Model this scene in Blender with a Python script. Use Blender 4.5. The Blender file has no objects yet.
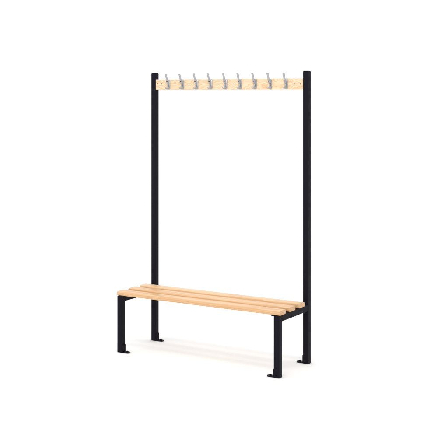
import bpy, bmesh, math, random
from mathutils import Vector, Matrix
S = bpy.context.scene
random.seed(4)

# ------------------------------------------------------------------ camera
cam = bpy.data.cameras.new('camera'); co = bpy.data.objects.new('camera', cam)
S.collection.objects.link(co); S.camera = co
co.location = (4.1239, -5.3992, 1.6902)
co.rotation_euler = (math.radians(90), 0, 0.5495)
cam.sensor_width = 36; cam.lens = 36 * 1036.02 / 448
cam.shift_y = -(224 - 93.17) / 448
cam.clip_start = 0.05; cam.clip_end = 200

# ------------------------------------------------------------------ world and lamps
W_ = bpy.data.worlds.new('World'); S.world = W_; W_.use_nodes = True
bg = W_.node_tree.nodes['Background']; bg.inputs[0].default_value = (1, 1, 1, 1); bg.inputs[1].default_value = 0.98
# the studio is open and bright on the left, darker on the right
wn = W_.node_tree; wt = wn.nodes.new('ShaderNodeTexCoord'); ws_ = wn.nodes.new('ShaderNodeSeparateXYZ'); wm = wn.nodes.new('ShaderNodeMapRange')
wn.links.new(wt.outputs['Generated'], ws_.inputs[0]); wn.links.new(ws_.outputs[0], wm.inputs[0])
wm.inputs[1].default_value = -0.6; wm.inputs[2].default_value = 1.0; wm.inputs[3].default_value = 1.34; wm.inputs[4].default_value = 0.74
wn.links.new(wm.outputs[0], bg.inputs[1])
def area(name, loc, target, size, size_y, power, col=(1, 1, 1)):
    l = bpy.data.lights.new(name, 'AREA'); l.shape = 'RECTANGLE'; l.size = size; l.size_y = size_y
    l.energy = power; l.color = col
    o = bpy.data.objects.new(name, l); S.collection.objects.link(o); o.location = loc
    o.rotation_euler = (Vector(target) - Vector(loc)).to_track_quat('-Z', 'Y').to_euler()
    return o
def sweep(x, y, z):                      # a point given in the frame of the paper sweep, which faces the camera
    return Matrix.Rotation(0.5495, 3, 'Z') @ Vector((x, y, z))
area('softbox_overhead', (1.75, -1.75, 4.3), (0.6, 0.16, 0), 1.5, 0.38, 42, (1, .985, .96))
area('softbox_wide', (0.6, -0.6, 6.5), (0.6, 0.3, 0), 6.0, 5.0, 30)
area('softbox_front', (0.75, -1.75, 3.0), (0.75, 0.35, 1.6), 1.6, 0.7, 18)
area('backdrop_lamp', sweep(0, 2.2, 6.2), sweep(0, 8, 2.4), 10.0, 1.2, 150)
S.view_settings.view_transform = 'Standard'; S.view_settings.look = 'None'
S.view_settings.exposure = 0.0; S.view_settings.gamma = 1.0

# ------------------------------------------------------------------ materials
def newmat(name):
    m = bpy.data.materials.new(name); m.use_nodes = True
    nt = m.node_tree; b = nt.nodes['Principled BSDF']
    return m, nt, b
def N(nt, t, **k):
    n = nt.nodes.new(t)
    for a, v in k.items(): setattr(n, a, v)
    return n
def math_(nt, op, a, b=None, c=None):
    n = N(nt, 'ShaderNodeMath', operation=op)
    for i, v in enumerate((a, b, c)):
        if v is None: continue
        if isinstance(v, (int, float)): n.inputs[i].default_value = v
        else: nt.links.new(v, n.inputs[i])
    return n.outputs[0]
def ramp(nt, fac, stops):
    r = N(nt, 'ShaderNodeValToRGB'); e = r.color_ramp.elements
    while len(e) < len(stops): e.new(0.5)
    for q, (p, c) in zip(e, stops): q.position = p; q.color = (*c, 1)
    nt.links.new(fac, r.inputs[0]); return r.outputs[0]
def mix(nt, f, a, b, mode='MIX'):
    n = N(nt, 'ShaderNodeMix', data_type='RGBA', blend_type=mode)
    for s, v in ((n.inputs[0], f), (n.inputs[6], a), (n.inputs[7], b)):
        if isinstance(v, (int, float)): s.default_value = v
        elif isinstance(v, tuple): s.default_value = (*v, 1)
        else: nt.links.new(v, s)
    return n.outputs[2]
def noise(nt, vec, scale, detail=3, rough=.5, dist=0):
    n = N(nt, 'ShaderNodeTexNoise'); n.inputs['Scale'].default_value = scale
    n.inputs['Detail'].default_value = detail; n.inputs['Roughness'].default_value = rough
    n.inputs['Distortion'].default_value = dist
    nt.links.new(vec, n.inputs['Vector']); return n.outputs['Fac']
def mapped(nt, vec, scale, off=None):
    m = N(nt, 'ShaderNodeMapping'); m.inputs['Scale'].default_value = scale
    nt.links.new(vec, m.inputs['Vector'])
    if off is not None: nt.links.new(off, m.inputs['Location'])
    return m.outputs[0]

def wood(name, light, mid, dark, ring_k, warp, xs, zs, contrast):
    """solid timber: growth rings round an axis that wanders along the length, fine pores along the grain"""
    m, nt, b = newmat(name)
    tc = N(nt, 'ShaderNodeTexCoord'); oi = N(nt, 'ShaderNodeObjectInfo')
    off = N(nt, 'ShaderNodeCombineXYZ')
    nt.links.new(math_(nt, 'MULTIPLY', oi.outputs['Random'], 37.0), off.inputs[0])
    nt.links.new(math_(nt, 'MULTIPLY', oi.outputs['Random'], 11.0), off.inputs[1])
    P = tc.outputs['Object']
    sp = N(nt, 'ShaderNodeSeparateXYZ'); nt.links.new(P, sp.inputs[0])
    slow = noise(nt, mapped(nt, P, (xs, zs, zs), off.outputs[0]), 1.0, 2.0, .45)
    y = math_(nt, 'ADD', sp.outputs[1], math_(nt, 'MULTIPLY_ADD', oi.outputs['Random'], .05, -.03))
    z = math_(nt, 'ADD', sp.outputs[2], 0.045)
    r = math_(nt, 'SQRT', math_(nt, 'ADD', math_(nt, 'MULTIPLY', y, y), math_(nt, 'MULTIPLY', z, z)))
    r = math_(nt, 'MULTIPLY_ADD', slow, warp, r)
    ph = math_(nt, 'MULTIPLY', r, ring_k)
    saw = math_(nt, 'FRACT', ph)                                  # early wood fades into a darker late-wood line
    ringc = ramp(nt, saw, [(0, light), (.45, mid), (.86, dark), (.97, dark), (1, light)])
    pores = noise(nt, mapped(nt, P, (14, 620, 620), off.outputs[0]), 1.0, 3, .6)
    broad = noise(nt, mapped(nt, P, (2.2, 30, 30), off.outputs[0]), 1.0, 3, .55)
    c = mix(nt, contrast, mid, ringc)
    c = mix(nt, .5, c, ramp(nt, pores, [(.3, (.86, .80, .72)), (.62, (1, 1, 1))]), 'MULTIPLY')
    c = mix(nt, .6, c, ramp(nt, broad, [(.3, (.93, .80, .66)), (.5, (1, .97, .93)), (.7, (1.0, 1.0, 1.0))]), 'MULTIPLY')
    # every board its own tone
    c = mix(nt, math_(nt, 'MULTIPLY', oi.outputs['Random'], .7), c, (.93, .86, .78), 'MULTIPLY')
    nt.links.new(c, b.inputs['Base Color'])
    b.inputs['Roughness'].default_value = .38
    b.inputs['Specular IOR Level'].default_value = .5
    bp = N(nt, 'ShaderNodeBump'); bp.inputs['Strength'].default_value = .12; bp.inputs['Distance'].default_value = .001
    nt.links.new(math_(nt, 'ADD', pores, math_(nt, 'MULTIPLY', saw, .4)), bp.inputs['Height'])
    nt.links.new(bp.outputs[0], b.inputs['Normal'])
    return m
M_slat = wood('lacquered_beech_slat', (.765, .55, .345), (.71, .47, .265), (.585, .335, .165), 110, .05, 1.1, 7, .62)
M_board = wood('pale_pine_board', (.75, .655, .49), (.715, .575, .40), (.63, .39, .215), 96, .13, 7.5, 14, .75)

def black(name, base, rough, spec):
    m, nt, b = newmat(name)
    tc = N(nt, 'ShaderNodeTexCoord')
    f = noise(nt, tc.outputs['Object'], 900, 2, .6)
    g = noise(nt, mapped(nt, tc.outputs['Object'], (9, 9, 3)), 1, 3, .5)
    nt.links.new(mix(nt, g, tuple(v * .8 for v in base), tuple(v * 1.2 for v in base)), b.inputs['Base Color'])
    nt.links.new(math_(nt, 'MULTIPLY_ADD', g, .15, rough - .07), b.inputs['Roughness'])
    b.inputs['Specular IOR Level'].default_value = spec
    bp = N(nt, 'ShaderNodeBump'); bp.inputs['Strength'].default_value = .25; bp.inputs['Distance'].default_value = .0004
    nt.links.new(f, bp.inputs['Height']); nt.links.new(bp.outputs[0], b.inputs['Normal'])
    return m
M_black = black('black_powder_coat', (.0108, .0100, .0150), .36, .03)
M_cap = black('black_plastic_cap', (.004, .004, .005), .5, .12)
M_dark, nt_, b_ = newmat('dark_elbow_disc'); b_.inputs['Base Color'].default_value = (.035, .028, .024, 1)
b_.inputs['Metallic'].default_value = .3; b_.inputs['Roughness'].default_value = .6; b_.inputs['Specular IOR Level'].default_value = .2
M_brown, nt_, b_ = newmat('bronzed_screw'); b_.inputs['Base Color'].default_value = (.16, .085, .045, 1)
b_.inputs['Metallic'].default_value = .5; b_.inputs['Roughness'].default_value = .5

M_alu, nt, b = newmat('satin_aluminium')
tc = N(nt, 'ShaderNodeTexCoord')
g = noise(nt, tc.outputs['Object'], 160, 3, .5)
nt.links.new(ramp(nt, g, [(.3, (.38, .38, .40)), (.7, (.49, .49, .51))]), b.inputs['Base Color'])
b.inputs['Metallic'].default_value = .9; b.inputs['Roughness'].default_value = .33

M_floor, nt, b = newmat('white_studio_paper')
tc = N(nt, 'ShaderNodeTexCoord')
g = noise(nt, tc.outputs['Object'], 1.3, 3, .5)
nt.links.new(ramp(nt, g, [(.3, (.865, .866, .866)), (.7, (.88, .881, .881))]), b.inputs['Base Color'])
b.inputs['Roughness'].default_value = .75; b.inputs['Specular IOR Level'].default_value = .15

# ------------------------------------------------------------------ mesh helpers
def link(name, bm, mats, parent=None, loc=(0, 0, 0), smooth=True, bevel=0, seg=3):
    me = bpy.data.meshes.new(name); bmesh.ops.recalc_face_normals(bm, faces=bm.faces)
    bm.to_mesh(me); bm.free()
    for m in (mats if isinstance(mats, (list, tuple)) else [mats]): me.materials.append(m)
    if smooth:
        for p in me.polygons: p.use_smooth = True
    o = bpy.data.objects.new(name, me); S.collection.objects.link(o); o.location = loc
    if parent: o.parent = parent
    if bevel:
        md = o.modifiers.new('bevel', 'BEVEL'); md.width = bevel; md.segments = seg; md.limit_method = 'ANGLE'
        md.angle_limit = math.radians(35); md.harden_normals = True
    return o
def box(bm, x0, x1, y0, y1, z0, z1, mi=0):
    r = bmesh.ops.create_cube(bm, size=1, matrix=Matrix.Translation(((x0+x1)/2, (y0+y1)/2, (z0+z1)/2)) @ Matrix.Diagonal((x1-x0, y1-y0, z1-z0, 1)))
    for v in r['verts']:
        for f in v.link_faces: f.material_index = mi
    return r['verts']
def cyl(bm, c, axis, r, h, n=24, r2=None, mi=0):
    q = Vector(axis).to_track_quat('Z', 'Y').to_matrix().to_4x4()
    r_ = bmesh.ops.create_cone(bm, cap_ends=True, segments=n, radius1=r, radius2=r if r2 is None else r2, depth=h,
                               matrix=Matrix.Translation(c) @ q)
    for v in r_['verts']:
        for f in v.link_faces: f.material_index = mi
def prism_xy(bm, pts, z0, z1):
    a = [bm.verts.new((x, y, z0)) for x, y in pts]; b = [bm.verts.new((x, y, z1)) for x, y in pts]
    n = len(pts); bm.faces.new(a[::-1]); bm.faces.new(b)
    for i in range(n): bm.faces.new((a[i], a[(i+1) % n], b[(i+1) % n], b[i]))

# ------------------------------------------------------------------ setting: white paper sweep
bm = bmesh.new(); prof = [(-14, 0), (-8, 0), (-3, 0), (3, 0), (5, 0)]
for i in range(1, 25):
    a = math.pi/2 * i/24; prof.append((5 + 3*math.sin(a), 3 - 3*math.cos(a)))
prof.append((8, 9))
rows = []
for x in (-16, -8, 0, 8, 16): rows.append([bm.verts.new((x, y, z)) for y, z in prof])
for a, b in zip(rows, rows[1:]):
    for i in range(len(prof)-1): bm.faces.new((a[i], b[i], b[i+1], a[i+1]))
fl = link('studio_floor', bm, M_floor); fl['kind'] = 'structure'
fl.rotation_euler.z = 0.5495

# ------------------------------------------------------------------ the bench
W, D, H, w, ZS = 1.2, 0.4183, 1.83, 0.038, 0.3705
bench = bpy.data.objects.new('cloakroom_bench', None); S.collection.objects.link(bench)
bench.location = (0, 0, 0); bench.empty_display_size = .2
bench['label'] = 'black metal cloakroom bench with slatted wooden seat and nine coat hooks on a board'
bench['category'] = 'bench'

def foot(parent, inward, y0):
    """L shaped fixing foot welded to the inner face: upright flange and rounded floor tab with a bolt hole"""
    s = inward
    bm = bmesh.new()
    x0 = s * w/2
    ys, ye = y0 + .002, y0 + w - .002
    yc = (ys + ye)/2; hw = (ye - ys)/2
    box(bm, min(x0, x0 + s*.005), max(x0, x0 + s*.005), ys, ye, .0062, .051)
    L = .052; pts = [(x0 + s*.0001, ys)]
    for i in range(13):
        a = -math.pi/2 + math.pi*i/12
        pts.append((x0 + s*(L - hw + hw*math.cos(a)), yc + hw*math.sin(a)))
    pts.append((x0 + s*.0001, ye))
    prism_xy(bm, pts, .0008, .0072)
    return link('foot_bracket', bm, M_black, parent, bevel=.0015, seg=2), s, yc
def bolt(bracket, s, yc):
    bm = bmesh.new()
    c = w/2*s + s*.031
    cyl(bm, (c, yc, .0082), (0, 0, 1), .0095, .002)
    cyl(bm, (c, yc, .0112), (0, 0, 1), .0072, .0042, n=6)
    link('floor_bolt', bm, M_black, bracket, bevel=.0006, seg=2)

for xc, s in ((w/2, 1), (W - w/2, -1)):
    # tall post
    bm = bmesh.new(); box(bm, -w/2, w/2, -w/2, w/2, 0.0, H - .006)
    post = link('post', bm, M_black, bench, (xc, D - w/2, 0), bevel=.0035)
    bm = bmesh.new(); box(bm, -w/2 + .0002, w/2 - .0002, -w/2 + .0002, w/2 - .0002, H - .006, H)
    box(bm, -w/2 + .003, w/2 - .003, -w/2 + .003, w/2 - .003, H - .03, H - .0062)
    link('end_cap', bm, M_cap, post, bevel=.0025)
    br, s_, yc = foot(post, s, -w/2); bolt(br, s_, yc)
    # short front leg
    bm = bmesh.new(); box(bm, -w/2, w/2, -w/2, w/2, 0.0, ZS - .001)
    leg = link('front_leg', bm, M_black, bench, (xc, w/2, 0), bevel=.0035)
    br, s_, yc = foot(leg, s, -w/2); bolt(br, s_, yc)
    # side rail between leg and post, with the angle the slats are screwed to
    bm = bmesh.new(); box(bm, -w/2 + .0004, w/2 - .0004, w - .002, D - w + .002, ZS - .0385, ZS - .001)
    for yj in (w, D - w):                      # weld fillets where the rail meets leg and post
        for xj in (-w/2, w/2): cyl(bm, (xj, yj, ZS - .020), (0, 0, 1), .0022, .035, n=8)
        cyl(bm, (0, yj, ZS - .0385), (1, 0, 0), .0026, .034, n=8)
    rail = link('side_rail', bm, M_black, bench, (xc, 0, 0), bevel=.0025)
    bm = bmesh.new()
    xa, xb = sorted((s*w/2, s*(w/2 + .018)))
    box(bm, xa, xb, .003, D - w - .004, ZS - .0055, ZS - .0008)
    link('slat_angle', bm, M_black, rail, bevel=.001, seg=2)

# seat slats
TH = .0275
for y0, y1 in ((.003, .078), (.127, .202), (.251, .326)):
    bm = bmesh.new()
    hw = (y1 - y0)/2
    L = W + .010
    # rounded section
    r = .0075; sec = []
    for cx, cz, a0 in ((hw - r, r, -90), (hw - r, TH - r, 0), (-hw + r, TH - r, 90), (-hw + r, r, 180)):
        for i in range(7):
            a = math.radians(a0 + 90*i/6); sec.append((cx + r*math.cos(a), cz + r*math.sin(a)))
    xs = [-L/2, -L/2 + .001, -L/2 + .003] + [-L/2 + .003 + (L - .006)*i/24 for i in range(1, 24)] + [L/2 - .003, L/2 - .001, L/2]
    ins = {0: .003, 1: .001, len(xs)-1: .003, len(xs)-2: .001}
    rings = []
    for k, x in enumerate(xs):
        q = ins.get(k, 0)
        rings.append([bm.verts.new((x, yy*(hw - q)/hw, TH/2 + (zz - TH/2)*(TH/2 - q)/(TH/2))) for yy, zz in sec])
    n = len(sec)
    for a, b in zip(rings, rings[1:]):
        for i in range(n): bm.faces.new((a[i], a[(i+1) % n], b[(i+1) % n], b[i]))
    bm.faces.new(rings[0]); bm.faces.new(rings[-1][::-1])
    o = link('seat_slat', bm, M_slat, bench, (W/2 - .0008, (y0 + y1)/2, ZS))

# hook board, held between the posts and flush with their front
bz0, bz1, by = 1.7135, 1.7835, D - w + .0005
bm = bmesh.new(); box(bm, -(W - 2*w)/2 + .0003, (W - 2*w)/2 - .0003, 0, .02, 0, bz1 - bz0)
board = link('hook_board', bm, M_board, bench, (W/2, by, bz0), bevel=.002)
for x, z in ((.055, 1.7545), (.088, 1.7545), (1.102, 1.749), (1.146, 1.749)):
    bm = bmesh.new(); cyl(bm, (0, 0, 0), (0, -1, 0), .0042, .0016, r2=.0034)
    box(bm, -.003, .003, -.0012, -.0006, -.0005, .0005)
    link('board_screw', bm, M_brown, board, (x - W/2, -.0004, z - bz0))

# coat hooks
def strip(bm, path, widths, thicks, mi=0, nseg=16):
    """bar of rounded rectangular section along a path in the plane x = 0; path = [(forward, z)]"""
    P = [Vector((0, -f, z)) for f, z in path]
    # resample with Catmull-Rom
    pts = []; ws = []; ts = []
    for i in range(len(P)-1):
        p0 = P[max(i-1, 0)]; p1 = P[i]; p2 = P[i+1]; p3 = P[min(i+2, len(P)-1)]
        for k in range(5):
            t = k/5
            pts.append(.5*((2*p1) + (p2-p0)*t + (2*p0-5*p1+4*p2-p3)*t*t + (-p0+3*p1-3*p2+p3)*t**3))
            ws.append(widths[i]*(1-t) + widths[i+1]*t); ts.append(thicks[i]*(1-t) + thicks[i+1]*t)
    pts.append(P[-1]); ws.append(widths[-1]); ts.append(thicks[-1])
    # rounded tip
    d = (pts[-1]-pts[-2]).normalized(); e = pts[-1]
    for q, sc in ((.4, .93), (.75, .72), (.95, .35)):
        pts.append(e + d*ts[-1]*.5*q*1.2); ws.append(widths[-1]*sc); ts.append(thicks[-1]*sc)
    rings = []
    for i, p in enumerate(pts):
        t = (pts[min(i+1, len(pts)-1)] - pts[max(i-1, 0)]).normalized(); n = Vector((1, 0, 0)).cross(t).normalized()
        ring = []
        for k in range(nseg):
            a = 2*math.pi*k/nseg; c, s = math.cos(a), math.sin(a)
            e_ = .55
            ring.append(bm.verts.new(p + Vector((1, 0, 0))*ws[i]/2*math.copysign(abs(c)**e_, c) + n*ts[i]/2*math.copysign(abs(s)**e_, s)))
        rings.append(ring)
    for a, b in zip(rings, rings[1:]):
        for i in range(nseg): f = bm.faces.new((a[i], a[(i+1) % nseg], b[(i+1) % nseg], b[i])); f.material_index = mi
    bm.faces.new(rings[0]); bm.faces.new(rings[-1][::-1])
def hook_mesh():
    bm = bmesh.new()
    z = lambda v: v - bz0
    # back plate: shield outline with rounded ends
    pw, z0, z1 = .0105, z(1.7165), z(1.781)
    pts = []
    for i in range(9): a = math.pi*i/8; pts.append((pw*math.cos(a), z1 - .006 + .006*math.sin(a)))
    for i in range(9): a = math.pi + math.pi*i/8; pts.append((pw*math.cos(a), z0 + .006 + .006*math.sin(a)))
    fr = [bm.verts.new((x*.86, -.0045, (z0+z1)/2 + (q - (z0+z1)/2)*.97)) for x, q in pts]
    md = [bm.verts.new((x, -.0032, q)) for x, q in pts]
    bk = [bm.verts.new((x, .0, q)) for x, q in pts]
    n = len(pts); bm.faces.new(fr); bm.faces.new(bk[::-1])
    for a, b in ((fr, md), (md, bk)):
        for i in range(n): bm.faces.new((a[i], a[(i+1) % n], b[(i+1) % n], b[i]))
    # upper arm and short lower arm
    strip(bm, [(.002, z(1.755)), (.012, z(1.7555)), (.0185, z(1.7635)), (.0215, z(1.775)), (.026, z(1.789)), (.031, z(1.803)), (.0365, z(1.8165))],
          [.0145, .0138, .0135, .0133, .0133, .0138, .0148], [.009, .008, .007, .0065, .006, .006, .0066])
    strip(bm, [(.002, z(1.730)), (.010, z(1.7235)), (.019, z(1.7205)), (.028, z(1.7215)), (.034, z(1.7275))],
          [.018, .0165, .0155, .0155, .0155], [.010, .0085, .0075, .007, .0075])
    # rib that stiffens the plate between the arms
    strip(bm, [(.004, z(1.724)), (.0075, z(1.740)), (.006, z(1.757))], [.008, .0075, .009], [.006, .007, .006])
    # small dark disc set on the elbow of the arm
    d = Vector((0, -1, .35)).normalized()
    c = Vector((0, -.0195, z(1.7680))) + d*.0034
    cyl(bm, c, d, .0054, .0026, mi=1, r2=.0044)
    # lower fixing screw in the plate
    cyl(bm, (0, -.0052, z(1.7755)), (0, -1, 0), .0030, .0016, mi=0, r2=.0024)
    return bm
hk = link('coat_hook', hook_mesh(), [M_alu, M_dark], board, (.147 - W/2, 0, 0))
hk['group'] = 'aluminium coat hooks along the wooden board'
for x in (.2555, .369, .480, .593, .7035, .815, .9275, 1.0405):
    c = hk.copy(); S.collection.objects.link(c); c.parent = board; c.location = (x + .004 - W/2, 0, 0)
    c.rotation_euler = (0, math.radians(random.uniform(-1.6, 1.6)), math.radians(random.uniform(-2, 2)))
